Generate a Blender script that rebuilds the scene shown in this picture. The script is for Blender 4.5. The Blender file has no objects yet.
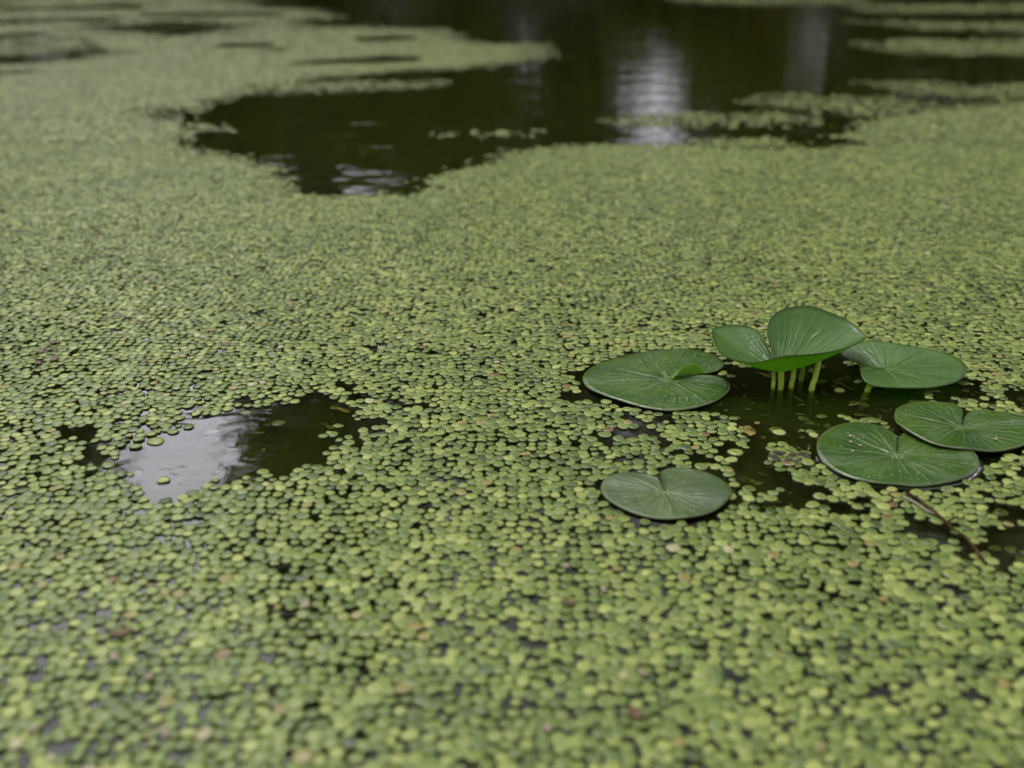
import bpy, math, random
import numpy as np
from mathutils import Vector

PI = math.pi
R = math.radians
rng = np.random.default_rng(7)
random.seed(7)
scene = bpy.context.scene
COL = scene.collection

# ------------------------------------------------------------------ camera
H = 0.30                      # lens height above the water, metres
PITCH = R(23.2)
FPX = 1020.0
cam_d = bpy.data.cameras.new('camera')
cam = bpy.data.objects.new('camera', cam_d)
COL.objects.link(cam)
cam.location = (0, 0, H)
cam.rotation_euler = (PI / 2 - PITCH, 0, 0)
cam_d.sensor_width = 36
cam_d.lens = FPX / 1024 * 36
cam_d.clip_start = 0.02
cam_d.clip_end = 400
cam_d.dof.use_dof = True
cam_d.dof.focus_distance = 0.735
cam_d.dof.aperture_fstop = 4.7
scene.camera = cam
CP, SP = math.cos(PITCH), math.sin(PITCH)


def at(px, py, z=0.0):
    """photo pixel -> the point of the level z it shows"""
    u = (px - 512) / FPX
    v = (384 - py) / FPX
    dx, dy, dz = u, CP + v * SP, -SP + v * CP
    t = (z - H) / dz
    return np.array([dx * t, dy * t, z])


def to_px(x, y, z=0.0):
    dz = z - H
    zc = y * CP - dz * SP
    yc = y * SP + dz * CP
    return 512 + FPX * x / zc, 384 - FPX * yc / zc, zc


# ------------------------------------------------------------------ helpers
def tag(o, label=None, cat=None, group=None, kind=None):
    if label: o['label'] = label
    if cat: o['category'] = cat
    if group: o['group'] = group
    if kind: o['kind'] = kind
    return o


def empty(name, loc, rz=0.0):
    o = bpy.data.objects.new(name, None)
    o.empty_display_size = 0.02
    COL.objects.link(o)
    o.location = loc
    o.rotation_euler = (0, 0, rz)
    return o


def mesh_np(name, verts, corner, starts, totals, mats, smooth=True, matidx=None, col=None, uv=None):
    me = bpy.data.meshes.new(name)
    verts = np.asarray(verts, dtype=np.float32)
    me.vertices.add(len(verts))
    me.vertices.foreach_set('co', verts.ravel())
    me.loops.add(len(corner))
    me.loops.foreach_set('vertex_index', np.asarray(corner, dtype=np.int32))
    me.polygons.add(len(starts))
    me.polygons.foreach_set('loop_start', np.asarray(starts, dtype=np.int32))
    me.polygons.foreach_set('loop_total', np.asarray(totals, dtype=np.int32))
    if matidx is not None:
        me.polygons.foreach_set('material_index', np.asarray(matidx, dtype=np.int32))
    me.update(calc_edges=True)
    me.validate()
    me.polygons.foreach_set('use_smooth', np.full(len(me.polygons), bool(smooth)))
    for m in mats:
        me.materials.append(m)
    if col is not None:
        a = me.attributes.new('tint', 'FLOAT_COLOR', 'POINT')
        c4 = np.ones((len(verts), 4), dtype=np.float32)
        c4[:, :3] = col
        a.data.foreach_set('color', c4.ravel())
    if uv is not None:
        a = me.attributes.new('blade', 'FLOAT2', 'POINT')
        a.data.foreach_set('vector', np.asarray(uv, dtype=np.float32).ravel())
    return me


def link(name, me, parent=None, loc=None):
    o = bpy.data.objects.new(name, me)
    COL.objects.link(o)
    if parent is not None: o.parent = parent
    if loc is not None: o.location = loc
    return o


def faces_to_arrays(faces):
    corner, starts, totals = [], [], []
    for f in faces:
        starts.append(len(corner)); totals.append(len(f)); corner.extend(f)
    return corner, starts, totals


def tube(pts, radii, seg=10):
    """closed tapered tube along pts -> verts, faces"""
    pts = [Vector(p) for p in pts]
    verts, faces = [], []
    n = len(pts)
    ref = Vector((0.31, 0.87, 0.39)).normalized()
    for i, p in enumerate(pts):
        d = (pts[min(i + 1, n - 1)] - pts[max(i - 1, 0)]).normalized()
        a = d.cross(ref).normalized(); b = d.cross(a)
        for k in range(seg):
            t = 2 * PI * k / seg
            verts.append(p + (a * math.cos(t) + b * math.sin(t)) * radii[i])
    for i in range(n - 1):
        for k in range(seg):
            k2 = (k + 1) % seg
            faces.append((i * seg + k, i * seg + k2, (i + 1) * seg + k2, (i + 1) * seg + k))
    faces.append(tuple(reversed(range(seg))))
    faces.append(tuple((n - 1) * seg + k for k in range(seg)))
    return [tuple(v) for v in verts], faces


def catmull(pts, per=6, closed=False):
    P = np.array(pts, float)
    n = len(P)
    out = []
    rngk = range(n if closed else n - 1)
    for i in rngk:
        if closed:
            p0, p1, p2, p3 = P[(i - 1) % n], P[i], P[(i + 1) % n], P[(i + 2) % n]
        else:
            p0, p1, p2, p3 = P[max(i - 1, 0)], P[i], P[i + 1], P[min(i + 2, n - 1)]
        for k in range(per):
            t = k / per
            out.append(0.5 * ((2 * p1) + (-p0 + p2) * t + (2 * p0 - 5 * p1 + 4 * p2 - p3) * t * t
                              + (-p0 + 3 * p1 - 3 * p2 + p3) * t ** 3))
    if not closed:
        out.append(P[-1])
    return np.array(out)


_tab = np.random.default_rng(3).random((512, 512))


def vnoise(x, y):
    xi, yi = np.floor(x).astype(int), np.floor(y).astype(int)
    fx, fy = x - xi, y - yi
    fx, fy = fx * fx * (3 - 2 * fx), fy * fy * (3 - 2 * fy)
    g = lambda a, b: _tab[a % 512, b % 512]
    return (g(xi, yi) * (1 - fx) * (1 - fy) + g(xi + 1, yi) * fx * (1 - fy)
            + g(xi, yi + 1) * (1 - fx) * fy + g(xi + 1, yi + 1) * fx * fy)


def fbm(x, y, o=3):
    s, a, t = 0, 1, 0
    for k in range(o):
        s = s + a * vnoise(x * 2 ** k + 17.3 * k, y * 2 ** k + 5.7 * k); t += a; a *= 0.5
    return s / t


# ------------------------------------------------------------------ materials
class NT:
    def __init__(self, name):
        self.m = bpy.data.materials.new(name)
        self.m.use_nodes = True
        self.t = self.m.node_tree
        self.t.nodes.clear()
        self.out = self.t.nodes.new('ShaderNodeOutputMaterial')

    def n(self, typ, **kw):
        nd = self.t.nodes.new('ShaderNode' + typ)
        for k, v in kw.items():
            if k in nd.inputs.keys(): nd.inputs[k].default_value = v
            else: setattr(nd, k, v)
        return nd

    def l(self, a, b): self.t.links.new(a, b)

    def math(self, op, a, b=None, c=None):
        nd = self.t.nodes.new('ShaderNodeMath'); nd.operation = op
        for i, v in enumerate((a, b, c)):
            if v is None: continue
            if isinstance(v, (int, float)): nd.inputs[i].default_value = v
            else: self.l(v, nd.inputs[i])
        return nd.outputs[0]

    def mix(self, fac, a, b, blend='MIX'):
        nd = self.t.nodes.new('ShaderNodeMix'); nd.data_type = 'RGBA'; nd.blend_type = blend
        for idx, v in ((0, fac), (6, a), (7, b)):
            if isinstance(v, (int, float)): nd.inputs[idx].default_value = v
            elif isinstance(v, tuple): nd.inputs[idx].default_value = (*v, 1)
            else: self.l(v, nd.inputs[idx])
        return nd.outputs[2]

    def ramp(self, fac, stops):
        nd = self.t.nodes.new('ShaderNodeValToRGB')
        el = nd.color_ramp.elements
        while len(el) < len(stops): el.new(0.5)
        for e, (p, c) in zip(el, stops):
            e.position = p; e.color = (*c, 1) if isinstance(c, tuple) else (c, c, c, 1)
        self.l(fac, nd.inputs[0])
        return nd.outputs[0]

    def noise(self, scale, detail=4, rough=0.55, vec=None):
        nd = self.n('TexNoise', Scale=scale, Detail=detail, Roughness=rough)
        if vec is None:
            vec = self.pos()
        self.l(vec, nd.inputs['Vector'])
        return nd.outputs['Fac']

    def pos(self):
        if not hasattr(self, '_p'): self._p = self.n('NewGeometry')
        return self._p.outputs['Position']

    def principled(self, base, rough=0.5, spec=0.5, bump=None, bstr=0.4, bdist=0.001):
        p = self.n('BsdfPrincipled')
        if isinstance(base, tuple): p.inputs['Base Color'].default_value = (*base, 1)
        else: self.l(base, p.inputs['Base Color'])
        if isinstance(rough, (int, float)): p.inputs['Roughness'].default_value = rough
        else: self.l(rough, p.inputs['Roughness'])
        p.inputs['Specular IOR Level'].default_value = spec
        if bump is not None:
            b = self.n('Bump', Strength=bstr, Distance=bdist)
            self.l(bump, b.inputs['Height']); self.l(b.outputs[0], p.inputs['Normal'])
        self.l(p.outputs[0], self.out.inputs['Surface'])
        return p


def mat_frond():
    k = NT('duckweed_frond_skin')
    a = k.n('Attribute', attribute_name='tint')
    nz = k.noise(420, 2)
    base = k.mix(0.35, a.outputs['Color'], k.ramp(nz, [(0.3, 0.35), (0.7, 0.95)]), 'OVERLAY')
    k.principled(base, 0.27, 0.19, k.noise(900, 2), 0.3, 0.0005)
    return k.m


def mat_pad(name, dark, light, vein, trans=0.0, rough=0.20, vs=0.42):
    k = NT(name)
    a = k.n('Attribute', attribute_name='blade')
    s = k.n('SeparateXYZ'); k.l(a.outputs['Vector'], s.inputs[0])
    u, r = s.outputs[0], s.outputs[1]
    wob = k.noise(45, 3)
    uu = k.math('ADD', u, k.math('MULTIPLY', k.math('SUBTRACT', wob, 0.5), 0.035))

    def veins(n, w):
        f = k.math('FRACT', k.math('MULTIPLY', uu, n))
        d = k.math('ABSOLUTE', k.math('SUBTRACT', f, 0.5))        # 0 on the vein
        d = k.math('MULTIPLY', k.math('MULTIPLY', d, r), 13.0 / n)
        return k.ramp(d, [(0.0, 1.0), (w, 0.0)])
    v1 = k.math('MULTIPLY', veins(13.0, 0.05), k.ramp(k.noise(70, 2), [(0.35, 0.25), (0.65, 1.0)]))
    v2 = k.math('MULTIPLY', veins(39.0, 0.035), k.ramp(r, [(0.25, 0.0), (0.6, 0.5)]))
    vv = k.math('MAXIMUM', v1, v2)
    vv = k.math('MULTIPLY', vv, k.ramp(r, [(0.0, 1.0), (0.5, 0.75), (0.95, 0.1)]))
    blot = k.noise(28, 5, 0.6)
    base = k.mix(k.ramp(blot, [(0.3, 0.0), (0.7, 1.0)]), dark, light)
    base = k.mix(k.math('MULTIPLY', vv, vs), base, vein)
    cen = k.ramp(r, [(0.0, 0.8), (0.16, 0.0)])
    base = k.mix(k.math('MULTIPLY', cen, 0.6), base, vein)
    # wear: dust specks and small brown bites
    sp = k.n('TexVoronoi', Scale=260.0); k.l(k.pos(), sp.inputs['Vector'])
    sm = k.ramp(sp.outputs['Distance'], [(0.0, 1.0), (0.22, 0.0)])
    sm = k.math('MULTIPLY', sm, k.ramp(k.noise(95, 2), [(0.52, 0.0), (0.62, 1.0)]))
    base = k.mix(k.math('MULTIPLY', sm, 0.8), base, (0.30, 0.33, 0.22))
    sp2 = k.n('TexVoronoi', Scale=75.0); k.l(k.pos(), sp2.inputs['Vector'])
    bm = k.ramp(sp2.outputs['Distance'], [(0.0, 1.0), (0.13, 0.0)])
    bm = k.math('MULTIPLY', bm, k.ramp(k.noise(33, 2), [(0.51, 0.0), (0.60, 1.0)]))
    base = k.mix(k.math('MULTIPLY', bm, 0.75), base, (0.045, 0.035, 0.018))
    # a thin dry rim
    base = k.mix(k.ramp(r, [(0.965, 0.0), (0.995, 0.35)]), base, (0.13, 0.14, 0.05))
    hgt = k.math('ADD', k.math('MULTIPLY', vv, -0.5), k.math('MULTIPLY', k.noise(120, 4), 0.5))
    rr = k.ramp(k.noise(60, 4), [(0.3, rough - 0.07), (0.7, rough + 0.12)])
    p = k.principled(base, rr, 0.34, hgt, 0.8, 0.0020)
    if trans:
        t = k.n('BsdfTranslucent'); k.l(k.mix(1.0, base, (1.25, 1.45, 0.7), 'MULTIPLY'), t.inputs['Color'])
        mx = k.n('MixShader'); mx.inputs[0].default_value = trans
        k.l(p.outputs[0], mx.inputs[1]); k.l(t.outputs[0], mx.inputs[2]); k.l(mx.outputs[0], k.out.inputs['Surface'])
    return k.m


def mat_water(name, murk):
    k = NT(name)
    mp = k.n('Mapping'); mp.inputs['Scale'].default_value = (0.8, 1.25, 1.0)
    k.l(k.pos(), mp.inputs['Vector'])
    n1 = k.noise(26, 2, 0.45, mp.outputs[0])
    n2 = k.noise(5, 2, 0.5, mp.outputs[0])
    h = k.math('ADD', k.math('MULTIPLY', n1, 0.0010), k.math('MULTIPLY', n2, 0.0048))
    b = k.n('Bump', Strength=1.0, Distance=1.0)
    k.l(h, b.inputs['Height'])
    fr = k.n('Fresnel', IOR=1.333); k.l(b.outputs[0], fr.inputs['Normal'])
    gl = k.n('BsdfGlossy', Roughness=0.015); k.l(b.outputs[0], gl.inputs['Normal'])
    if murk:
        tr = k.n('BsdfRefraction', Roughness=0.0, IOR=1.333); k.l(b.outputs[0], tr.inputs['Normal'])
        tr.inputs['Color'].default_value = (0.97, 0.97, 0.90, 1)
    else:
        tr = k.n('BsdfTransparent')
    mx = k.n('MixShader')
    k.l(fr.outputs[0], mx.inputs[0]); k.l(tr.outputs[0], mx.inputs[1]); k.l(gl.outputs[0], mx.inputs[2])
    k.l(mx.outputs[0], k.out.inputs['Surface'])
    if murk:
        va = k.n('VolumeAbsorption', Density=44.0)
        va.inputs['Color'].default_value = (0.46, 0.47, 0.12, 1)
        vs_ = k.n('VolumeScatter', Density=6.2)
        vs_.inputs['Color'].default_value = (0.48, 0.62, 0.17, 1)
        ad = k.n('AddShader'); k.l(va.outputs[0], ad.inputs[0]); k.l(vs_.outputs[0], ad.inputs[1])
        k.l(ad.outputs[0], k.out.inputs['Volume'])
    return k.m


def mat_bed():
    k = NT('pond_bed_mud')
    c = k.ramp(k.noise(14, 6, 0.65), [(0.28, (0.03, 0.03, 0.008)), (0.5, (0.08, 0.08, 0.018)),
                                      (0.66, (0.13, 0.13, 0.03)), (0.8, (0.16, 0.14, 0.045))])
    c2 = k.mix(k.ramp(k.noise(90, 4), [(0.56, 0.0), (0.68, 0.8)]), c, (0.085, 0.075, 0.028))
    k.principled(c2, 0.9, 0.1, k.noise(60, 4), 0.8, 0.01)
    return k.m


def mat_simple(name, stops, scale, rough=0.6, spec=0.3, bdist=0.002, detail=4):
    k = NT(name)
    k.principled(k.ramp(k.noise(scale, detail), stops), rough, spec, k.noise(scale * 2, 3), 0.5, bdist)
    return k.m


def mat_tree_leaf(name, a, b):
    k = NT(name)
    at_ = k.n('Attribute', attribute_name='tint')
    base = k.mix(1.0, k.ramp(k.noise(1.3, 3), [(0.3, a), (0.7, b)]), at_.outputs['Color'], 'MULTIPLY')
    d = k.n('BsdfDiffuse'); k.l(base, d.inputs['Color'])
    t = k.n('BsdfTranslucent'); k.l(base, t.inputs['Color'])
    mx = k.n('MixShader'); mx.inputs[0].default_value = 0.3
    k.l(d.outputs[0], mx.inputs[1]); k.l(t.outputs[0], mx.inputs[2])
    k.l(mx.outputs[0], k.out.inputs['Surface'])
    return k.m


M_frond = mat_frond()
M_pad_top = mat_pad('lily_pad_upper', (0.014, 0.040, 0.005), (0.042, 0.080, 0.010), (0.085, 0.130, 0.030))
M_pad_dull = mat_pad('lily_pad_upper_weathered', (0.022, 0.046, 0.009), (0.046, 0.076, 0.015), (0.08, 0.115, 0.030), rough=0.36)
M_pad_under = mat_pad('lily_pad_underside', (0.19, 0.34, 0.028), (0.25, 0.41, 0.036), (0.27, 0.40, 0.06), trans=0.65, rough=0.4)
M_pad_raised = mat_pad('lily_leaf_raised', (0.060, 0.135, 0.026), (0.100, 0.190, 0.040), (0.16, 0.24, 0.075), trans=0.5, vs=0.4)
M_stalk = mat_simple('lily_stalk', [(0.3, (0.24, 0.36, 0.030)), (0.7, (0.34, 0.46, 0.050))], 130, 0.45, 0.25, 0.0006)
M_water = mat_water('pond_water', True)
M_men = mat_water('pond_water_edge', False)
M_bed = mat_bed()
M_twig = mat_simple('wet_twig', [(0.3, (0.016, 0.011, 0.004)), (0.55, (0.040, 0.028, 0.009)), (0.75, (0.080, 0.058, 0.020))], 170, 0.8, 0.03, 0.001)
M_straw = mat_simple('pale_straw', [(0.3, (0.13, 0.115, 0.075)), (0.7, (0.22, 0.20, 0.15))], 200, 0.5, 0.4, 0.0005)
M_petal = mat_simple('dry_petal', [(0.3, (0.13, 0.110, 0.065)), (0.7, (0.20, 0.175, 0.115))], 260, 0.6, 0.3, 0.0005)
M_brown = mat_simple('dead_frond', [(0.3, (0.05, 0.028, 0.009)), (0.7, (0.09, 0.055, 0.018))], 240, 0.6, 0.3, 0.0008)
M_yellow = mat_simple('rotting_leaf', [(0.3, (0.05, 0.038, 0.01)), (0.55, (0.13, 0.11, 0.026)), (0.75, (0.20, 0.19, 0.04))], 180, 0.7, 0.08, 0.001)
M_grey = mat_simple('decayed_litter', [(0.3, (0.018, 0.020, 0.010)), (0.7, (0.06, 0.06, 0.034))], 260, 0.8, 0.08, 0.0015)
M_seed = mat_simple('seed_husk', [(0.3, (0.28, 0.19, 0.13)), (0.7, (0.42, 0.31, 0.22))], 400, 0.5, 0.4, 0.0004)
M_bank = mat_simple('bank_soil', [(0.3, (0.018, 0.022, 0.008)), (0.7, (0.05, 0.06, 0.018))], 3.0, 0.9, 0.1, 0.05)
M_bark = mat_simple('bark', [(0.3, (0.03, 0.025, 0.018)), (0.7, (0.085, 0.07, 0.05))], 9, 0.9, 0.2, 0.03)
M_leafA = mat_tree_leaf('tree_leaf_dark', (0.10, 0.12, 0.016), (0.16, 0.175, 0.027))
M_leafB = mat_tree_leaf('tree_leaf_olive', (0.125, 0.13, 0.017), (0.20, 0.19, 0.029))

# ------------------------------------------------------------------ world and sun
w = bpy.data.worlds.new('World')
scene.world = w
w.use_nodes = True
nt = w.node_tree
nt.nodes.clear()
wo = nt.nodes.new('ShaderNodeOutputWorld')
bg = nt.nodes.new('ShaderNodeBackground')
sky = nt.nodes.new('ShaderNodeTexSky')
sky.sky_type = 'NISHITA'
sky.sun_disc = False
SUN_EL, SUN_ROT = R(66), R(-30)
sky.sun_elevation = SUN_EL
sky.sun_rotation = SUN_ROT
sky.air_density = 1.0
sky.dust_density = 4.0
hs = nt.nodes.new('ShaderNodeHueSaturation')
hs.inputs['Saturation'].default_value = 0.15          # an overcast sky: nearly grey
tc = nt.nodes.new('ShaderNodeTexCoord')
cn = nt.nodes.new('ShaderNodeTexNoise')
cn.inputs['Scale'].default_value = 2.2
cn.inputs['Detail'].default_value = 5
cr = nt.nodes.new('ShaderNodeValToRGB')
cr.color_ramp.elements[0].position = 0.3
cr.color_ramp.elements[0].color = (0.74, 0.72, 0.79, 1)
cr.color_ramp.elements[1].position = 0.7
cr.color_ramp.elements[1].color = (1.14, 1.10, 1.17, 1)
ml = nt.nodes.new('ShaderNodeMix'); ml.data_type = 'RGBA'; ml.blend_type = 'MULTIPLY'
ml.inputs[0].default_value = 1.0
L = nt.links.new
L(sky.outputs[0], hs.inputs['Color'])
L(tc.outputs['Generated'], cn.inputs['Vector'])
L(cn.outputs['Fac'], cr.inputs[0])
L(hs.outputs[0], ml.inputs[6]); L(cr.outputs[0], ml.inputs[7])
vm = nt.nodes.new('ShaderNodeVectorMath'); vm.operation = 'DOT_PRODUCT'
gaz, gel = R(-19), R(28)
vm.inputs[1].default_value = (math.sin(gaz) * math.cos(gel), math.cos(gaz) * math.cos(gel), math.sin(gel))
L(tc.outputs['Generated'], vm.inputs[0])
mr = nt.nodes.new('ShaderNodeMapRange'); mr.interpolation_type = 'SMOOTHSTEP'
mr.inputs['From Min'].default_value = math.cos(R(19)); mr.inputs['From Max'].default_value = math.cos(R(5))
mr.inputs['To Min'].default_value = 1.0; mr.inputs['To Max'].default_value = 3.3
L(vm.outputs['Value'], mr.inputs['Value'])
sx = nt.nodes.new('ShaderNodeSeparateXYZ'); L(tc.outputs['Generated'], sx.inputs[0])
ov = nt.nodes.new('ShaderNodeMapRange')
ov.inputs['From Min'].default_value = 0.0; ov.inputs['From Max'].default_value = 1.0
ov.inputs['To Min'].default_value = 1.0; ov.inputs['To Max'].default_value = 1.9
L(sx.outputs['Z'], ov.inputs['Value'])
v2_ = nt.nodes.new('ShaderNodeVectorMath'); v2_.operation = 'DOT_PRODUCT'      # a low bright break between the trees
v2_.inputs[1].default_value = (math.sin(R(8.3)) * math.cos(R(9)), math.cos(R(8.3)) * math.cos(R(9)), math.sin(R(9)))
L(tc.outputs['Generated'], v2_.inputs[0])
m2_ = nt.nodes.new('ShaderNodeMapRange'); m2_.interpolation_type = 'SMOOTHSTEP'
m2_.inputs['From Min'].default_value = math.cos(R(8)); m2_.inputs['From Max'].default_value = math.cos(R(1))
m2_.inputs['To Min'].default_value = 1.0; m2_.inputs['To Max'].default_value = 1.8
L(v2_.outputs['Value'], m2_.inputs['Value'])
om0 = nt.nodes.new('ShaderNodeMath'); om0.operation = 'MULTIPLY'
L(ov.outputs[0], om0.inputs[0]); L(m2_.outputs[0], om0.inputs[1])
om = nt.nodes.new('ShaderNodeMath'); om.operation = 'MULTIPLY'
L(om0.outputs[0], om.inputs[0]); L(mr.outputs[0], om.inputs[1])
ms = nt.nodes.new('ShaderNodeVectorMath'); ms.operation = 'SCALE'
L(ml.outputs[2], ms.inputs[0]); L(om.outputs[0], ms.inputs['Scale'])
L(ms.outputs[0], bg.inputs['Color'])
bg.inputs['Strength'].default_value = 0.15
L(bg.outputs[0], wo.inputs['Surface'])

sd = bpy.data.lights.new('sun', 'SUN')
sd.energy = 1.1
sd.angle = R(25)
sd.color = (1.0, 0.96, 0.90)
so = bpy.data.objects.new('sun', sd)
COL.objects.link(so)
so.rotation_euler = (-(PI / 2 - SUN_EL), 0, -SUN_ROT)     # soft light from high ahead on the left
so.location = (0, 0, 12)

# ------------------------------------------------------------------ setting: water, bed, bank
wx0, wx1, wy0, wy1, wz = -14.5, 14.5, -6.5, 9.5, -0.9
wv = [(x, y, z) for z in (wz, 0.0) for x, y in ((wx0, wy0), (wx1, wy0), (wx1, wy1), (wx0, wy1))]
wf = [(4, 5, 6, 7), (3, 2, 1, 0), (0, 1, 5, 4), (1, 2, 6, 5), (2, 3, 7, 6), (3, 0, 4, 7)]
c_, s_, t_ = faces_to_arrays(wf)
wat = link('water', mesh_np('water', np.array(wv), c_, s_, t_, [M_water], smooth=False))
wat['kind'] = 'structure'
# bed: an uneven sheet of mud about 7 cm down, deeper away from the lily clump
nx, ny = 110, 110
xs = np.linspace(-14, 14, nx + 1); ys = np.linspace(-6, 9.0, ny + 1)
X, Y = np.meshgrid(xs, ys)
Z = -0.075 - 0.02 * Y.clip(0, 4) + 0.03 * fbm(X * 2 + 50, Y * 2 + 50)
v = np.stack([X.ravel(), Y.ravel(), Z.ravel()], 1)
idx = np.arange(v.shape[0]).reshape(ny + 1, nx + 1)
q = np.stack([idx[:-1, :-1], idx[:-1, 1:], idx[1:, 1:], idx[1:, :-1]], -1).reshape(-1, 4)
bed = link('pond_bed', mesh_np('pond_bed', v, q.ravel(), np.arange(len(q)) * 4, np.full(len(q), 4), [M_bed]))
bed['kind'] = 'structure'
# far bank
nx, ny = 90, 30
xs = np.linspace(-40, 40, nx + 1); ys = np.linspace(8.6, 60, ny + 1)
X, Y = np.meshgrid(xs, ys)
Z = -0.25 + (Y - 8.6) * 0.10 * np.exp(-(Y - 8.6) / 12) * 3 + 0.12 * fbm(X * 0.8 + 90, Y * 0.8 + 40)
v = np.stack([X.ravel(), Y.ravel(), Z.ravel()], 1)
idx = np.arange(v.shape[0]).reshape(ny + 1, nx + 1)
q = np.stack([idx[:-1, :-1], idx[:-1, 1:], idx[1:, 1:], idx[1:, :-1]], -1).reshape(-1, 4)
bank = link('far_bank_ground', mesh_np('far_bank_ground', v, q.ravel(), np.arange(len(q)) * 4, np.full(len(q), 4), [M_bank]))
bank['kind'] = 'structure'


def bank_z(y): return -0.25 + (y - 8.6) * 0.30 * math.exp(-(y - 8.6) / 12) + 0.04


# ------------------------------------------------------------------ trees on the far bank (seen in the water)
def leaf_cloud(cz, rx, ry, rz, nclump, per, size, spread, seed):
    """leaf-sized faces in clumps through an uneven crown, gaps between the clumps"""
    g = np.random.default_rng(seed)
    d = g.normal(size=(nclump, 3)); d /= np.linalg.norm(d, axis=1)[:, None]
    f = d[:, 2]
    fat = np.abs(d).max(1)[:, None] ** -0.45                       # fuller than an ellipsoid
    lump = 0.82 + 0.36 * vnoise(d[:, 0] * 2.3 + seed, d[:, 2] * 2.3 + d[:, 1] * 1.7 + seed * 3)[:, None]
    c = d * fat * lump * (g.random((nclump, 1)) ** 0.42) * [rx, ry, rz] * 0.92
    k = np.repeat(np.arange(nclump), per)
    n = len(k)
    p = c[k] + g.normal(size=(n, 3)) * spread * (0.6 + 0.8 * g.random((nclump, 1)))[k] + [0, 0, cz]
    a = g.normal(size=(n, 3)); a /= np.linalg.norm(a, axis=1)[:, None]
    b = np.cross(a, g.normal(size=(n, 3))); b /= np.linalg.norm(b, axis=1)[:, None]
    sz = size * (0.6 + 0.8 * g.random((n, 1)))
    bend = np.cross(a, b) * sz * 0.18
    V = np.stack([p - a * sz, p - b * sz * 0.5 + bend, p + a * sz, p + b * sz * 0.5 + bend], 1).reshape(-1, 3)
    T = np.repeat((0.6 + 0.8 * g.random((nclump, 1)))[k] * (0.8 + 0.4 * g.random((n, 1))), 4, 0) * np.ones((1, 3))
    return V, np.arange(n * 4), np.arange(n) * 4, np.full(n, 4), T, c + [0, 0, cz]


def tree(az, dist, el_bot, el_top, raz, label, mat, seed, name='tree', size=0.065):
    g = random.Random(seed)
    x, y = dist * math.tan(R(az)), dist
    slant = math.hypot(x, y)
    zb = bank_z(y)
    z0, z1 = slant * math.tan(R(el_bot)), slant * math.tan(R(el_top))
    rx = slant * math.tan(R(raz))
    root = empty(name, (x, y, zb))
    shrub = name == 'shrub'
    tag(root, label, 'shrub' if shrub else 'tree')
    h0, h1 = z0 - zb, z1 - zb
    hm, rh = (h0 + h1) / 2, (h1 - h0) / 2
    nc = 120 if shrub else 420
    V, c, s, t, T, cc = leaf_cloud(hm, rx, rx * 0.8, rh, nc, 45, size, 0.10 if shrub else 0.20, seed)
    blobs = [tuple(cc[q]) for q in range(0, nc, nc // 9)]
    nb = len(blobs)
    me = mesh_np('foliage' if shrub else 'crown', V, c, s, t, [mat], smooth=False, col=T)
    link('foliage' if shrub else 'crown', me, root)
    # trunk with limbs in one mesh
    r0 = 0.03 if shrub else 0.05 + 0.022 * h1
    pts = [(0.04 * h1 * math.sin(3 * k / 6 + seed) * k / 6, 0.03 * h1 * math.cos(2 * k / 6 + seed) * k / 6, -0.2 + (h1 * 0.85 + 0.2) * k / 6) for k in range(7)]
    vs, fs = tube(pts, [r0 * (1.25 - 0.18 * k) for k in range(7)], 10)
    for i, b in enumerate(blobs):
        j = 1 + min(4, int(4 * i / nb))
        p0 = Vector(pts[j]); p1 = Vector(b[:3])
        pm = (p0 + p1) / 2 + Vector((0, 0, 0.06 * h1))
        v2, f2 = tube([p0, pm, p1], [r0 * 0.5, r0 * 0.32, r0 * 0.1], 7)
        o = len(vs)
        vs += v2; fs += [tuple(i_ + o for i_ in f) for f in f2]
    c, s, t = faces_to_arrays(fs)
    link('stem' if shrub else 'trunk', mesh_np('trunk', np.array(vs), c, s, t, [M_bark]), root)
    return root


TREES = [
    (-40, 11.0, 0.5, 30, 8.0, 'broad bushy tree farthest left across the pond', M_leafA),
    (-26.0, 12.5, 0.5, 31, 1.9, 'slender feathery tree rising between two low trees on the left far bank', M_leafB),
    (-28, 12.0, 0.5, 22, 6.5, 'low rounded olive tree on the left far bank', M_leafB),
    (-19, 13.0, 0.5, 20.5, 5.5, 'low dark tree left of the tallest one across the pond', M_leafA),
    (-11.3, 10.5, 14.0, 40, 5.8, 'tallest tree across the pond with bare trunk under a high crown', M_leafA),
    (-14, 15.0, 0.5, 11.5, 5.0, 'short thicket tree across the pond under the tallest crown', M_leafB),
    (-7.0, 16.0, 0.5, 12.3, 4.5, 'far low tree across the pond behind the tallest trunk', M_leafA),
    (-1.8, 12.0, 0.5, 30, 4.6, 'dense dark tree left of the middle of the far bank', M_leafA),
    (3.8, 11.0, 0.5, 31, 3.2, 'narrow dense tree left of the bright gap across the pond', M_leafA),
    (12.4, 12.0, 0.5, 29, 3.7, 'narrow olive tree right of the bright gap across the pond', M_leafB),
    (18.8, 10.5, 6.0, 36, 5.2, 'tall tree with open lower trunk on the right far bank', M_leafA),
    (17.0, 15.0, 3.6, 22, 3.4, 'far slender tree across the pond behind the narrow olive tree', M_leafB),
    (27.5, 11.0, 0.5, 33, 5.8, 'broad dense tree on the right far bank', M_leafB),
    (38.0, 11.0, 0.5, 32, 6.5, 'broad dark tree farthest right across the pond', M_leafA),
]
for i, (az, dist, eb, et, raz, lab, m) in enumerate(TREES):
    tree(az, dist, eb, et, raz, lab, m, 40 + i)
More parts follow.
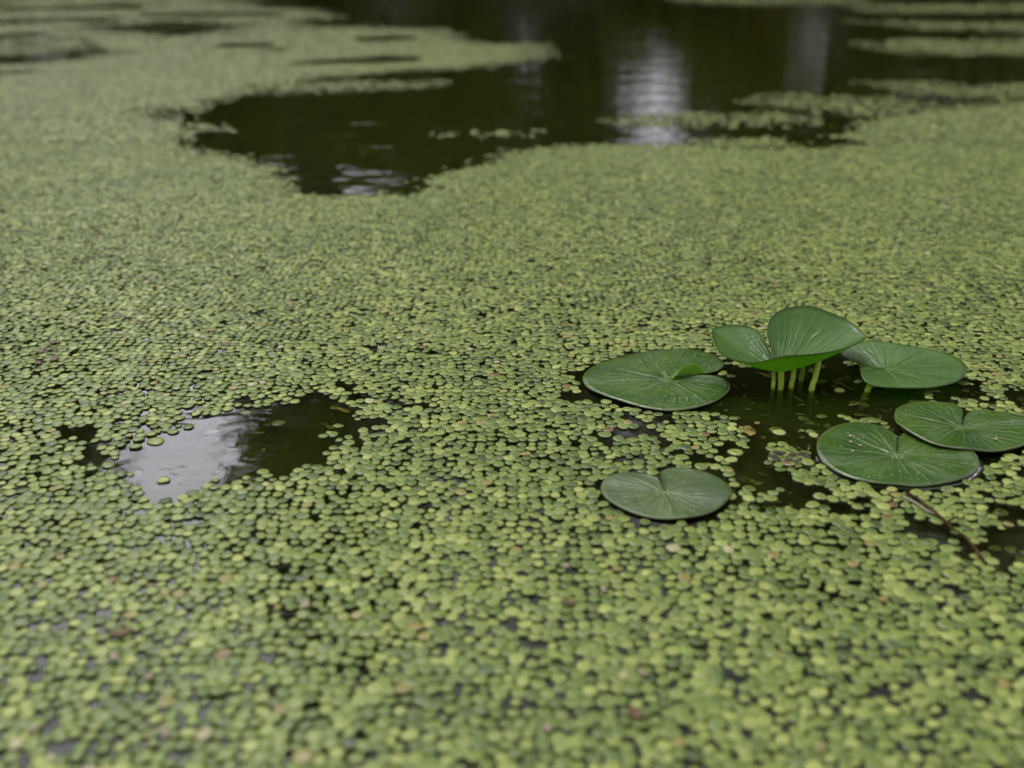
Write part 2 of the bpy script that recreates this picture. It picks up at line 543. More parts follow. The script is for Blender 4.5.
SHRUBS = [
    (-9.5, 9.6, 10.0, 4.2, 'tall shrub on the far bank under the high crown'),
    (-3.0, 9.4, 10.5, 3.2, 'rounded shrub on the far bank left of the middle tree'),
    (8.3, 9.6, 4.4, 3.2, 'low shrub in the gap between the middle and narrow trees'),
    (12.6, 9.4, 7.0, 2.2, 'shrub at the foot of the narrow olive tree'),
    (19.8, 9.5, 6.5, 2.6, 'shrub in front of the open trunk on the right bank'),
    (22.6, 9.8, 7.0, 2.6, 'round shrub between the open trunk and the wide shrub on the right bank'),
    (26.5, 9.4, 8.0, 3.2, 'wide shrub on the far right of the bank'),
]
for i, (az, dist, et, raz, lab) in enumerate(SHRUBS):
    tree(az, dist, 0.3, et, raz, lab, M_leafB if i % 2 else M_leafA, 70 + i, name='shrub', size=0.035)

# ------------------------------------------------------------------ open water in the duckweed mat (outlines on the water, metres)
def poly(pts): return np.array([at(*p)[:2] for p in pts])


HOLES = [poly(p) for p in (
    # left pool that mirrors the sky
    [(96, 472), (120, 461), (133, 454), (141, 440), (160, 432), (185, 424), (190, 416), (215, 412), (232, 407), (245, 400),
     (262, 408), (285, 404), (312, 394), (330, 397), (345, 400), (350, 410), (364, 418), (376, 421), (374, 428), (358, 430),
     (350, 440), (340, 448), (325, 452), (318, 462), (300, 466), (290, 474), (262, 474), (246, 481), (215, 484), (195, 490),
     (170, 492), (155, 505), (140, 506), (142, 492), (120, 489), (106, 482), (130, 477)],
    # pool round the lily clump
    [(715, 372), (740, 360), (800, 356), (850, 358), (870, 380), (965, 383), (992, 392), (985, 402), (940, 408), (900, 418),
     (860, 425), (830, 440), (815, 460), (822, 480), (850, 494), (885, 494), (820, 501), (775, 496), (745, 488), (728, 470),
     (742, 450), (738, 430), (728, 408), (712, 400)],
    [(960, 462), (985, 455), (1015, 452), (1040, 446), (1040, 460), (990, 470)],
    [(972, 548), (990, 532), (1010, 526), (1040, 524), (1040, 562), (1000, 564)],
    # the wide open water beyond
    [(128, 112), (165, 108), (195, 112), (215, 100), (240, 94), (300, 92), (300, 77), (350, 75), (400, 70), (465, 68), (500, 64),
     (538, 57), (530, 45), (480, 44), (455, 41), (443, 30), (352, 28), (300, 30), (285, 26), (330, 19), (300, 10), (245, 8),
     (220, -6), (1100, -6), (1100, 98), (1000, 104), (930, 110), (880, 118), (862, 128), (842, 138), (868, 146), (820, 148),
     (760, 150), (700, 147), (640, 146), (590, 144), (560, 148), (520, 152), (480, 165), (455, 172), (425, 180), (440, 188),
     (400, 195), (330, 197), (292, 194), (280, 180), (250, 161), (205, 154), (184, 144), (205, 134), (235, 131), (185, 121)],
    [(-30, 57), (40, 55), (90, 50), (140, 51), (100, 57), (60, 63), (20, 65), (-30, 64)],
    [(64, 28), (110, 25), (170, 20), (228, 22), (262, 26), (228, 33), (170, 35), (100, 32)],
    [(62, 738), (85, 736), (86, 744), (64, 746)],
)]
ISLES = [poly(p) for p in (
    [(250, 84), (330, 83), (432, 82), (430, 87), (330, 91), (250, 94)],
    [(610, 122), (640, 117), (700, 117), (760, 114), (800, 116), (812, 122), (760, 125), (700, 125), (640, 127)],
    [(745, 101), (785, 96), (850, 97), (900, 100), (935, 107), (885, 117), (830, 112), (800, 107)],
    [(868, 44), (920, 41), (1100, 39), (1100, 53), (960, 54), (900, 51)],
    [(872, 84), (925, 83), (960, 87), (1100, 85), (1100, 99), (970, 98), (920, 93)],
    [(865, 3), (920, 5), (1100, 2), (1100, 11), (960, 12), (880, 12)],
    [(876, 22), (960, 23), (1100, 25), (1100, 32), (940, 29)],
    [(680, -4), (850, -4), (860, 3), (760, 4), (690, 1)],
    [(445, 134), (480, 131), (520, 132), (515, 136), (480, 137)],
    [(700, 141), (760, 140), (790, 143), (770, 147), (710, 147)],
    [(764, 458), (782, 448), (806, 452), (812, 466), (792, 474), (768, 468)],
    [(640, 414), (690, 416), (700, 420), (660, 421)],
)]
SPARSE = [(poly(p), f) for p, f in (
    ([(560, 385), (600, 400), (720, 372), (740, 400), (745, 470), (760, 488), (830, 498), (960, 496), (1040, 462), (1040, 545), (960, 560),
      (880, 520), (790, 512), (735, 505), (735, 470), (640, 462), (560, 425)], 0.60),
    ([(350, 395), (430, 405), (450, 425), (380, 440), (350, 450)], 0.60),
    ([(60, 430), (150, 425), (165, 470), (150, 515), (70, 505)], 0.62),
    ([(180, 395), (260, 385), (360, 385), (360, 410), (180, 425)], 0.66),
    ([(-30, 35), (80, 35), (110, 50), (60, 58), (-30, 58)], 0.5),
    ([(180, 118), (250, 128), (240, 150), (180, 150)], 0.5),
    ([(940, 380), (1040, 370), (1040, 410), (990, 405)], 0.62),
)]


def sdist(P, poly_):
    """signed distance, positive inside"""
    x, y = P[:, 0], P[:, 1]
    d2 = np.full(len(P), 1e9)
    ins = np.zeros(len(P), bool)
    n = len(poly_)
    for i in range(n):
        a, b = poly_[i], poly_[(i + 1) % n]
        e = b - a
        t = (((x - a[0]) * e[0] + (y - a[1]) * e[1]) / (e @ e + 1e-12)).clip(0, 1)
        dx, dy = x - a[0] - t * e[0], y - a[1] - t * e[1]
        d2 = np.minimum(d2, dx * dx + dy * dy)
        c = (a[1] > y) != (b[1] > y)
        with np.errstate(divide='ignore', invalid='ignore'):
            xi = a[0] + (y - a[1]) / (b[1] - a[1]) * (b[0] - a[0])
        ins ^= c & (x < xi)
    d = np.sqrt(d2)
    return np.where(ins, d, -d)


# ------------------------------------------------------------------ lily pads
PADS = {
    'E': dict(c=(896.3, 453.8), pts=[(896, 446), (896.3, 437), (887.5, 428.4), (872, 423.6), (852.5, 422.5), (833, 427), (821, 436), (816.5, 446),
         (818.6, 456), (828.4, 465.6), (846, 475.5), (872, 482), (898.4, 484), (918, 485.3), (942, 483), (964, 477.7), (975, 471), (979, 464.5),
         (976, 457), (968, 450), (950, 444), (931, 439), (918, 435), (907, 432.5), (900.5, 435), (898, 441), (897, 447)],
         label='largest floating lily pad, speckled with tiny pale husks, right of the pool', z=0.0019, mat=0),
    'D': dict(c=(961.6, 426), pts=[(962, 419), (962.3, 411), (956.4, 404.8), (944, 401.8), (922.5, 401), (905, 404), (896, 409.8), (895, 418.6),
         (900.6, 427), (914, 436), (933.4, 443.8), (957.5, 448.6), (975, 449.9), (992.5, 450.8), (1010, 448.6), (1026, 443.8), (1034, 436),
         (1033, 426), (1025, 419.5), (1014, 415), (997, 411.3), (980, 410.5), (969.5, 412.7), (964.3, 418)],
         label='dark green lily pad overlapping the largest pad at the right edge', z=0.0042, mat=0),
    'F': dict(c=(664.3, 491.2), pts=[(662, 486), (660.5, 481), (657, 478.5), (644, 474), (628.6, 472.8), (613, 476), (603, 482), (601, 489), (607, 498.6),
         (622.7, 508), (642, 515), (663.7, 518.5), (687, 518.2), (706.7, 513.8), (722, 506), (731, 495.7), (729, 486), (718, 477), (702.8, 471),
         (683, 467.7), (669.6, 467.7), (661.8, 471), (660.4, 476.5), (663, 485)],
         label='dull weathered lily pad floating alone nearest the viewer', z=0.0018, mat=1),
    'A': dict(c=(670, 378.8), pts=[(679, 376.8), (693, 374.2), (704.8, 373), (716.5, 372), (723.5, 366.8), (722, 360), (710.6, 353), (687, 348.6),
         (658, 349.5), (628.6, 354.5), (602, 363), (586, 373.5), (583, 382), (592, 391), (614, 400), (643, 407), (669.6, 410), (696, 407),
         (716.5, 400), (728, 391), (729.7, 384), (722, 379), (707.7, 376.2), (693, 376.6), (679, 378.4)],
         label='broad lily pad with a bright curled fold at its notch, left of the raised leaf', z=0.0019, mat=0),
}


def blade_mesh(name, center, outline, zfun, mat_top, thick=0.0009, nr=14, per=7):
    """outline: (n,3) from one side of the notch round to the other; solid leaf of two skins and a rim"""
    O = catmull(outline, per)
    n = len(O)
    C = np.array(center)
    rr = np.linspace(0, 1, nr + 1)[1:] ** 0.85
    V, UV = [C], [(0.5, 0.0)]
    for j, t in enumerate(rr):
        for i in range(n):
            V.append(zfun(C, O[i], t, i / (n - 1))); UV.append((i / (n - 1), t))
    V = np.array(V); UV = np.array(UV)
    nt_ = len(V)
    # undersides follow the skin normal roughly: straight down is enough for a thin blade
    B = V.copy(); B[:, 2] -= thick
    top, bot = [], []
    f = lambda j, i: 1 + j * n + i
    for i in range(n - 1):
        top.append((0, f(0, i), f(0, i + 1)))
    for j in range(nr - 1):
        for i in range(n - 1):
            top.append((f(j, i), f(j + 1, i), f(j + 1, i + 1), f(j, i + 1)))
    # orientation: make the top skin face up
    a, b, c = V[list(top[n])][:3]
    if np.cross(b - a, c - a)[2] < 0:
        top = [tuple(reversed(q_)) for q_ in top]
    bot = [tuple(k + nt_ for k in reversed(q_)) for q_ in top]
    rim = []
    ring = [0] + [f(j, 0) for j in range(nr)] + [f(nr - 1, i) for i in range(1, n)] + [f(j, n - 1) for j in range(nr - 2, -1, -1)]
    for k in range(len(ring)):
        p, q_ = ring[k], ring[(k + 1) % len(ring)]
        rim.append((p, q_, q_ + nt_, p + nt_))
    faces = top + bot + rim
    c_, s_, t_ = faces_to_arrays(faces)
    mi = [0] * len(top) + [1] * len(bot) + [0] * len(rim)
    me = mesh_np(name, np.concatenate([V, B]), c_, s_, t_, [mat_top, M_pad_under], matidx=mi, uv=np.concatenate([UV, UV]))
    # keep rim edges crisp
    return me, O


pad_worlds = []


def meniscus(O, z_edge):
    """the water's surface climbing to a pad's rim: one ring strip"""
    n = len(O)
    P = O[:, :2]
    ctr = P.mean(0)
    tng = np.roll(P, -1, 0) - np.roll(P, 1, 0)
    nrm = np.stack([tng[:, 1], -tng[:, 0]], 1)
    nrm /= np.linalg.norm(nrm, axis=1)[:, None] + 1e-12
    sgn = np.sign(((P - ctr) * nrm).sum(1).sum()); nrm *= sgn
    V = []
    prof = [(-0.0006, z_edge), (0.0004, z_edge * 0.75), (0.0009, z_edge * 0.45), (0.0015, z_edge * 0.2), (0.0022, z_edge * 0.06), (0.003, 0.00008)]
    for d, z in prof:
        V.append(np.column_stack([P + nrm * d, np.full(n, z)]))
    V = np.concatenate(V)
    F = []
    for j in range(len(prof) - 1):
        for i in range(n - 1):
            q_ = (j * n + i, (j + 1) * n + i, (j + 1) * n + i + 1, j * n + i + 1)
            F.append(q_ if sgn < 0 else tuple(reversed(q_)))
    return V, F


men_v, men_f = [], []
for key, pd in PADS.items():
    z = pd['z']
    cw = at(*pd['c'], z)
    ol = np.array([at(px, py, z) for px, py in pd['pts']])
    size = np.ptp(ol[:, 0])
    ph = {'A': 0.4, 'D': 2.1, 'E': 4.0, 'F': 5.2}[key]

    def zf(C, P, t, u, ph=ph, size=size, key=key):
        p = C + (P - C) * t
        a = u * 2 * PI
        z_ = 0.0012 * t * t * math.sin(2.3 * a + ph) * size / 0.1 + 0.0016 * t * (1 - t) * math.sin(4 * a + ph * 3)
        z_ += 0.0006 * t * t * math.sin(7 * a + ph * 2)
        z_ += 0.0007 * math.sin(13 * a) * t * (1 - t)                     # quilting between the veins
        z_ -= 0.0011 * math.exp(-(t / 0.16) ** 2)                          # dimple over the stalk
        edge = min(u, 1 - u)
        z_ += 0.0035 * math.exp(-(edge / 0.035) ** 2) * t * (1 - 0.5 * t)  # lobes lifted along the notch
        z_ += abs(min(0, z_)) * t * 0.8                                    # the rim stays above the water
        p = p.copy(); p[2] = C[2] + z_
        return p
    me, O = blade_mesh('lily_pad', cw, ol, zf, M_pad_dull if pd['mat'] else M_pad_top)
    org = cw.copy()
    vs = np.empty(len(me.vertices) * 3, dtype=np.float32); me.vertices.foreach_get('co', vs)
    vs = vs.reshape(-1, 3) - org
    me.vertices.foreach_set('co', vs.astype(np.float32).ravel()); me.update()
    o = link('lily_pad', me, loc=org)
    tag(o, pd['label'], 'lily pad', 'lily pads floating on the pond')
    pd['obj'] = o
    pad_worlds.append((key, O[:, :2].copy()))
    if key == 'E':
        Vm, Fm = meniscus(O, {'E': 0.00026}.get(key, 0.0002))
        off = sum(len(a) for a in men_v)
        men_v.append(Vm); men_f += [tuple(k + off for k in f) for f in Fm]
c_, s_, t_ = faces_to_arrays(men_f)
mn = link('water_meniscus', mesh_np('water_meniscus', np.concatenate(men_v), c_, s_, t_, [M_men]))
mn['kind'] = 'structure'

# the curled fold at the notch of pad A: a strip of the upper lobe turned up, its pale underside to the viewer
A = PADS['A']
base_px = [(671, 379), (677, 377.4), (684, 376), (692, 375), (699, 374.2), (705, 373.6)]
hts = [0.0004, 0.0048, 0.0078, 0.0084, 0.0062, 0.0006]
V, UV, nrow = [], [], 7
for (px, py), h in zip(base_px, hts):
    b = at(px, py, A['z'] + 0.0004)
    for j in range(nrow):
        t = j / (nrow - 1)
        V.append(b + np.array([0.0008 * t, 0.0035 * t * t + 0.0006 * math.sin(px), h * t * (1.12 - 0.12 * t)])); UV.append((px / 40 % 1, 0.3 + 0.4 * t))
V = np.array(V); nb = len(base_px)
Vd = V + np.array([0, 0.0007, 0])
F = []
for i in range(nb - 1):
    for j in range(nrow - 1):
        q_ = (i * nrow + j, (i + 1) * nrow + j, (i + 1) * nrow + j + 1, i * nrow + j + 1)
        F.append(q_); F.append(tuple(k + len(V) for k in reversed(q_)))
for i in range(nb - 1):
    a_, b_ = i * nrow + nrow - 1, (i + 1) * nrow + nrow - 1
    F.append((a_, b_, b_ + len(V), a_ + len(V)))
c_, s_, t_ = faces_to_arrays(F)
loc = np.array(A['obj'].location)
fold = link('curled_fold', mesh_np('curled_fold', np.concatenate([V, Vd]) - loc, c_, s_, t_, [M_pad_under], uv=UV + UV), A['obj'])
sub = fold.modifiers.new('sub', 'SUBSURF'); sub.levels = 2; sub.render_levels = 2
fold['label'] = 'bright green curled up fold'


def stalk_mesh(p_top, p_base, r_top, r_base, bend=(0, 0, 0), origin=(0, 0, 0), deep=0.085):
    pt, pb, bd, og = map(np.array, (p_top, p_base, bend, origin))
    d = pb - pt
    lean = d / max(abs(d[2]), 0.004) * 0.02
    under = pb + np.array([lean[0] * 0.25, lean[1] * 0.25, -deep])
    pts = [pt, pt + d * 0.33 + bd * 0.8, pt + d * 0.66 + bd, pb, (pb + under) / 2 + bd * 0.3, under]
    pts = catmull(pts, 4)
    n = len(pts)
    vs, fs = tube([tuple(p - og) for p in pts], [r_top + (r_base - r_top) * min(1, i / (n * 0.6)) for i in range(n)], 12)
    c, s, t = faces_to_arrays(fs)
    return mesh_np('stalk', np.array(vs), c, s, t, [M_stalk])


# raised funnel leaf (B)
U = 0.00078
Pb = at(781, 371, 0.0145)
OUT_B = [(-4, 13, 12), (-9, 15, 21), (-11, 22, 31), (-7, 32, 39.5), (3, 42, 45), (20, 50, 47), (38, 54, 46), (58, 54, 39), (76, 50, 31.5), (84, 38, 26),
         (82, 20, 25), (53, -2, 23), (23, -14, 23), (-3, -13, 20.5), (-24, -10, 13.6), (-38, -7, 12.4), (-54, 0, 15.6), (-60, 15, 19.7), (-59, 38, 22),
         (-55, 55, 23), (-36, 62, 24), (-21, 58, 23.5), (-12, 50, 21), (-7, 33, 14), (-5, 14, 8)]
def lean_back(p, dy):
    """the same margin point, further back along the sight line: the right lobe leans away"""
    w_ = Pb + np.array(p) * U
    d = w_ - np.array([0, 0, H])
    return np.array([0, 0, H]) + d * ((w_[1] + dy * U) / d[1])


olB = np.array([lean_back(p, 0.62 * p[2] * (1 if i < 11 else 0)) for i, p in enumerate(OUT_B)])


def zfB(C, P, t, u):
    p = C + (P - C) * t
    dz = P[2] - C[2]
    p = p.copy()
    p[2] = C[2] + dz * (0.35 * t + 0.65 * t ** 1.9) + 0.0006 * math.sin(13 * u * 2 * PI) * t * (1 - t)
    return p


rootB = empty('raised_lily_leaf', (Pb[0], Pb[1], 0))
tag(rootB, 'upright funnel shaped lily leaf held above dark water on a stalk', 'lily leaf')
me, _ = blade_mesh('leaf_blade', Pb, olB, zfB, M_pad_raised, thick=0.0008)
og = np.array(rootB.location)


def shift(me, og):
    vs = np.empty(len(me.vertices) * 3, dtype=np.float32); me.vertices.foreach_get('co', vs)
    me.vertices.foreach_set('co', (vs.reshape(-1, 3) - og).astype(np.float32).ravel()); me.update()
    return me


link('leaf_blade', shift(me, og), rootB)
link('stalk', stalk_mesh(Pb - np.array([0, 0, 0.0006]), at(780.5, 389), 0.0023, 0.0021, (0.0003, 0, 0), og), rootB)

# raised leaf C
CZ = 0.0105
Pc = at(886, 369.5, 0.0085)
OUT_C = [(872, 367.5, .0115), (863, 364.5, .0125), (850, 359, .011), (841, 353.5, .0105), (850, 345.7, .014), (864.6, 341, .0165), (882, 341.5, .017), (911.5, 345.7, .016),
         (940.8, 351.5, .0135), (961, 360, .0115), (966.6, 371, .0095), (958, 380.8, .007), (935, 386.7, .0065), (905.7, 387.8, .007), (876, 386, .009),
         (864.6, 380.5, .0115), (860.5, 371.5, .0135), (863.5, 367, .0135), (873, 368.6, .0115)]
olC = np.array([at(*p) for p in OUT_C])


def zfC(C, P, t, u):
    p = C + (P - C) * t
    p = p.copy()
    p[2] += 0.0011 * math.sin(13 * u * 2 * PI) * t * (1 - t) + (P[2] - C[2]) * (t ** 1.5 - t) + 0.0025 * t * (1 - t)
    return p


rootC = empty('raised_lily_leaf', (Pc[0], Pc[1], 0))
tag(rootC, 'tilted lily leaf standing just clear of the water behind the right pads', 'lily leaf')
og = np.array(rootC.location)
me, _ = blade_mesh('leaf_blade', Pc, olC, zfC, M_pad_raised, thick=0.0008)
link('leaf_blade', shift(me, og), rootC)
link('stalk', stalk_mesh(Pc - np.array([0, 0, 0.0024]), at(867.5, 391), 0.0021, 0.0023, (0, 0, 0), og), rootC)

# other stalks that rise behind the funnel leaf
STK = [((773.5, 369, .014), (773, 388), 0.0019, 'thin lily stalk just left of the stalk under the funnel leaf'),
       ((794, 366, .016), (791, 387.5), 0.0023, 'straight pale lily stalk right of the one under the funnel leaf'),
       ((803, 364, .018), (801, 380), 0.0019, 'dim lily stalk in shade farthest back under the funnel leaf'),
       ((819, 360, .020), (811.5, 390), 0.0026, 'thick leaning lily stalk rightmost under the funnel leaf')]
for top, base, r, lab in STK:
    b = at(*base)
    o = link('lily_stalk', stalk_mesh(at(*top), b, r * 0.75, r * 0.85, (0.0004, 0, 0), b), loc=b)
    tag(o, lab, 'stalk', 'stalks in the lily clump')

# ------------------------------------------------------------------ duckweed
def grid_points(x0, x1, y0, y1, s, seed, iters=7):
    g = np.random.default_rng(seed)
    nx, ny = int((x1 - x0) / s), int((y1 - y0) / s)
    jx = g.random((ny, nx)); jy = g.random((ny, nx))
    I, J = np.meshgrid(np.arange(nx), np.arange(ny))
    X, Y = I + jx, J + jy
    for _ in range(iters):
        FX = np.zeros_like(X); FY = np.zeros_like(Y)
        for dj in range(-2, 3):
            for di in range(-2, 3):
                if di == 0 and dj == 0: continue
                XX = np.roll(X, (-dj, -di), (0, 1)); YY = np.roll(Y, (-dj, -di), (0, 1))
                dx, dy = X - XX, Y - YY
                d = np.sqrt(dx * dx + dy * dy) + 1e-6
                f = np.where(d < 1.03, (1.03 - d) * 0.30, 0.0)
                FX += f * dx / d; FY += f * dy / d
        X += FX; Y += FY
    return np.stack([x0 + X.ravel() * s, y0 + Y.ravel() * s], 1)


def keep_mask(P, s, seed):
    g = np.random.default_rng(seed)
    x, y = P[:, 0], P[:, 1]
    dist = np.hypot(x, y)
    amp = np.maximum(1.3 * s, 0.011 * dist)
    clump = fbm(x / (s * 3.2) + 31, y / (s * 3.2) + 77, 2)
    wander = (fbm(x / (amp * 3), y / (amp * 3), 3) - 0.5) * 2.6 * amp
    jit = (g.random(len(P)) - 0.5) * 1.6 * s + (clump - 0.5) * 5.0 * s + (g.random(len(P)) - 0.5) * 0.075 * (dist - 1.0).clip(0, 4)
    open_ = np.full(len(P), -9.0)
    for h in HOLES:
        near = sdist(P, h)
        open_ = np.maximum(open_, near)
    for i_ in ISLES:
        d = sdist(P, i_)
        open_ = np.minimum(open_, -d - 0.15 * amp)
    k = open_ < wander * 0.55 + jit * 0.8 + 0.35 * s
    # stray fronds well inside the open water, few, in little rafts
    stray = (clump > 0.70) & (g.random(len(P)) < np.where(dist > 1.6, 0.22, 0.30)) & (open_ < 0.02 + 0.012 * dist)
    k |= stray
    # far off the mat frays into streaks
    k &= ~((dist > 3.0) & (fbm(x * 2.3 + 3, y * 2.3 + 9, 4) > 0.635 - 0.030 * (dist - 3.0).clip(0, 3)) & (x < 0.4))
    isle = np.full(len(P), -9.0)
    for i_ in ISLES[:9]: isle = np.maximum(isle, sdist(P, i_))
    k &= ~((isle > -0.02) & (g.random(len(P)) < 0.42))
    k &= ~((dist > 2.6) & (g.random(len(P)) < 0.10 * (dist - 2.6).clip(0, 4)))
    # thin places
    for sp, f in SPARSE:
        d = sdist(P, sp)
        inside = d + wander * 0.3 > 0
        k &= ~(inside & (clump + 0.25 * (g.random(len(P)) - 0.5) > f))
    # small random chinks everywhere
    k &= ~((fbm(x / (s * 1.5) + 11, y / (s * 1.5) + 3, 2) > 0.87) & (g.random(len(P)) < 0.85))
    k &= g.random(len(P)) > 0.006
    return k, open_


pts1 = grid_points(-1.35, 1.35, 0.18, 1.72, 0.0067, 11, 12)
pts2 = grid_points(-2.3, 2.3, 1.72, 3.6, 0.0093, 12, 7)
pts3 = grid_points(-4.9, 4.9, 3.6, 8.4, 0.0170, 13, 3)
cull = lambda P, m: P[np.abs(P[:, 0]) < 0.53 * P[:, 1] + m]
pts1 = cull(pts1, 0.30); pts2 = cull(pts2, 0.30); pts3 = cull(pts3, 0.30)
k1, o1 = keep_mask(pts1, 0.0064, 21)
k2, o2 = keep_mask(pts2, 0.0093, 22)
k3, o3 = keep_mask(pts3, 0.0170, 23)


def under_pads(P, margin):
    bad = np.zeros(len(P), bool)
    for key, O in pad_worlds:
        bad |= sdist(P, O) > -margin
    return bad


k1 &= ~under_pads(pts1, 0.0038 * (0.6 + 0.8 * rng.random(len(pts1))))
# drowned fronds in the gaps: a few of those removed hang below the surface
drown = (~k1) & (rng.random(len(pts1)) < 0.035) & (o1 < 0.03) & ~under_pads(pts1, -0.004)
right = (pts1[:, 0] > 0.20) & (pts1[:, 1] > 0.45) & (pts1[:, 1] < 0.75)
drown |= (~k1) & right & (rng.random(len(pts1)) < 0.22) & (o1 < 0.04)
stkp = np.array([at(*b)[:2] for _, b, _, _ in STK] + [at(780.5, 389)[:2], at(867.5, 391)[:2]])
for sp in stkp:
    k1 &= np.hypot(pts1[:, 0] - sp[0], pts1[:, 1] - sp[1]) > 0.006

PAL = np.array([(0.162, 0.190, 0.046), (0.092, 0.126, 0.023), (0.050, 0.079, 0.013), (0.019, 0.036, 0.007)])
BROWN = np.array((0.075, 0.042, 0.016)); PALE = np.array((0.19, 0.18, 0.09)); TAN = np.array((0.12, 0.105, 0.026))


def frond_params(P, size, seed):
    g = np.random.default_rng(seed)
    n = len(P)
    q = dict(x=P[:, 0], y=P[:, 1])
    q['rot'] = g.random(n) * 2 * PI
    sc = np.clip(g.normal(1.0, 0.14, n), 0.62, 1.28)
    q['a'] = size * sc * (1.0 + 0.10 * g.random(n))
    q['b'] = size * sc * (0.86 + 0.12 * g.random(n))
    q['z'] = g.random(n) * 0.0007
    q['h'] = size * (0.20 + 0.11 * g.random(n))
    q['tx'] = g.normal(0, 0.045, n); q['ty'] = g.normal(0, 0.045, n)
    big = fbm(P[:, 0] * 9 + 4, P[:, 1] * 9 + 8, 3)
    t = np.clip(g.normal(1.36, 0.66, n) + (big - 0.5) * 0.9, 0, 2.999)
    i = t.astype(int); f = (t - i)[:, None]
    c = PAL[i] * (1 - f) + PAL[i + 1] * f
    r = g.random(n)
    c = np.where((r < 0.003)[:, None], BROWN, c)
    c = np.where(((r > 0.003) & (r < 0.006))[:, None], PALE, c)
    c = np.where(((r > 0.013) & (r < 0.025))[:, None], TAN, c)
    c = c * (0.88 + 0.24 * g.random((n, 1)))
    q['c'] = c
    q['tip'] = np.where(g.random(n) < 0.4, g.random(n), 0.1)     # yellowing end
    q['kink'] = g.normal(0, 0.05, n)
    return q


def with_siblings(P, size, seed):
    """daughter fronds budding beside some of the mothers"""
    g = np.random.default_rng(seed)
    m = g.random(len(P)) < 0.20
    a = g.random(m.sum()) * 2 * PI
    D = P[m] + np.stack([np.cos(a), np.sin(a)], 1) * size * 1.5
    return np.concatenate([P, D]), np.concatenate([np.ones(len(P)), 0.55 + 0.25 * g.random(m.sum())])


def sel(q, m): return {k_: v_[m] for k_, v_ in q.items()}


def frond_verts(q, K, prof):
    """prof: rings of (radius share, height share); last ring is the middle vertex"""
    n = len(q['x'])
    th = np.arange(K) * 2 * PI / K
    shape = 1 + 0.055 * np.cos(th) - 0.05 * np.cos(3 * th)
    px = np.cos(th)[None] * shape[None] * q['a'][:, None]
    py = np.sin(th)[None] * (shape[None] + q['kink'][:, None] * np.sin(2 * th)[None]) * q['b'][:, None]
    c, s = np.cos(q['rot'])[:, None], np.sin(q['rot'])[:, None]
    X, Y = px * c - py * s, px * s + py * c
    vs, cs = [], []
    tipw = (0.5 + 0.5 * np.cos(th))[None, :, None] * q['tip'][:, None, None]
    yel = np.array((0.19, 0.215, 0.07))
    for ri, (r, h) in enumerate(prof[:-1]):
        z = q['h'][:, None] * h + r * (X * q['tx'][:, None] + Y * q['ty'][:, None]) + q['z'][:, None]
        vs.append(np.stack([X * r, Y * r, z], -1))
        rim = 0.22 if ri == 2 else 0.0  # paler margin that also paints in an edge highlight
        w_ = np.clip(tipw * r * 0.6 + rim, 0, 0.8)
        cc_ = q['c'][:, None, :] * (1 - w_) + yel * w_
        if ri == 0: cc_ = cc_ * 0.0 + np.array((0.022, 0.018, 0.012))      # purple-brown undersides, darkened further to paint in the shade between fronds
        if ri == 1: cc_ = cc_ * 0.5                                        # lower rim darkened too: painted shade that outlines each frond
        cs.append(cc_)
    h = prof[-1][1]
    vs.append(np.stack([np.zeros(n), np.zeros(n), q['h'] * h + q['z']], -1)[:, None])
    cs.append(q['c'][:, None, :])
    return np.concatenate(vs, 1), np.concatenate(cs, 1)


def frond_faces(K, R_):
    F = []
    for j in range(R_ - 1):
        for i in range(K):
            i2 = (i + 1) % K
            F.append((j * K + i, j * K + i2, (j + 1) * K + i2, (j + 1) * K + i))
    m = R_ * K
    for i in range(K):
        F.append(((R_ - 1) * K + i, (R_ - 1) * K + (i + 1) % K, m))
    return F


PROF1 = [(0.95, -1.2), (1.0, 0.34), (0.92, 0.82), (0.52, 1.0), (0.0, 0.93)]
PROF2 = [(0.95, -0.8), (1.0, 0.40), (0.80, 0.90), (0.0, 1.0)]


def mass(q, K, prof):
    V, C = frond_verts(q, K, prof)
    n, m = V.shape[:2]
    V[:, :, 0] += q['x'][:, None]; V[:, :, 1] += q['y'][:, None]
    F = frond_faces(K, len(prof) - 1)
    c, s, t = faces_to_arrays(F)
    c = np.array(c); L_ = len(c)
    corner = (c[None] + (np.arange(n) * m)[:, None]).ravel()
    tot = np.tile(np.array(t), n)
    starts = (np.array(s)[None] + (np.arange(n) * L_)[:, None]).ravel()
    return V.reshape(-1, 3), C.reshape(-1, 3), corner, starts, tot


PS, sc1 = with_siblings(pts1[k1], 0.00355, 30)
q1 = frond_params(PS, 0.00355, 31)
q1['a'] *= sc1; q1['b'] *= sc1; q1['h'] *= sc1
q2 = frond_params(pts2[k2], 0.0048, 32)
q3 = frond_params(pts3[k3], 0.0085, 36)
qd = frond_params(pts1[drown], 0.0042, 33)
qd['z'] = -0.003 - 0.022 * rng.random(drown.sum())
qd['c'] = qd['c'] * 0.75
qd['tx'] *= 3; qd['ty'] *= 3

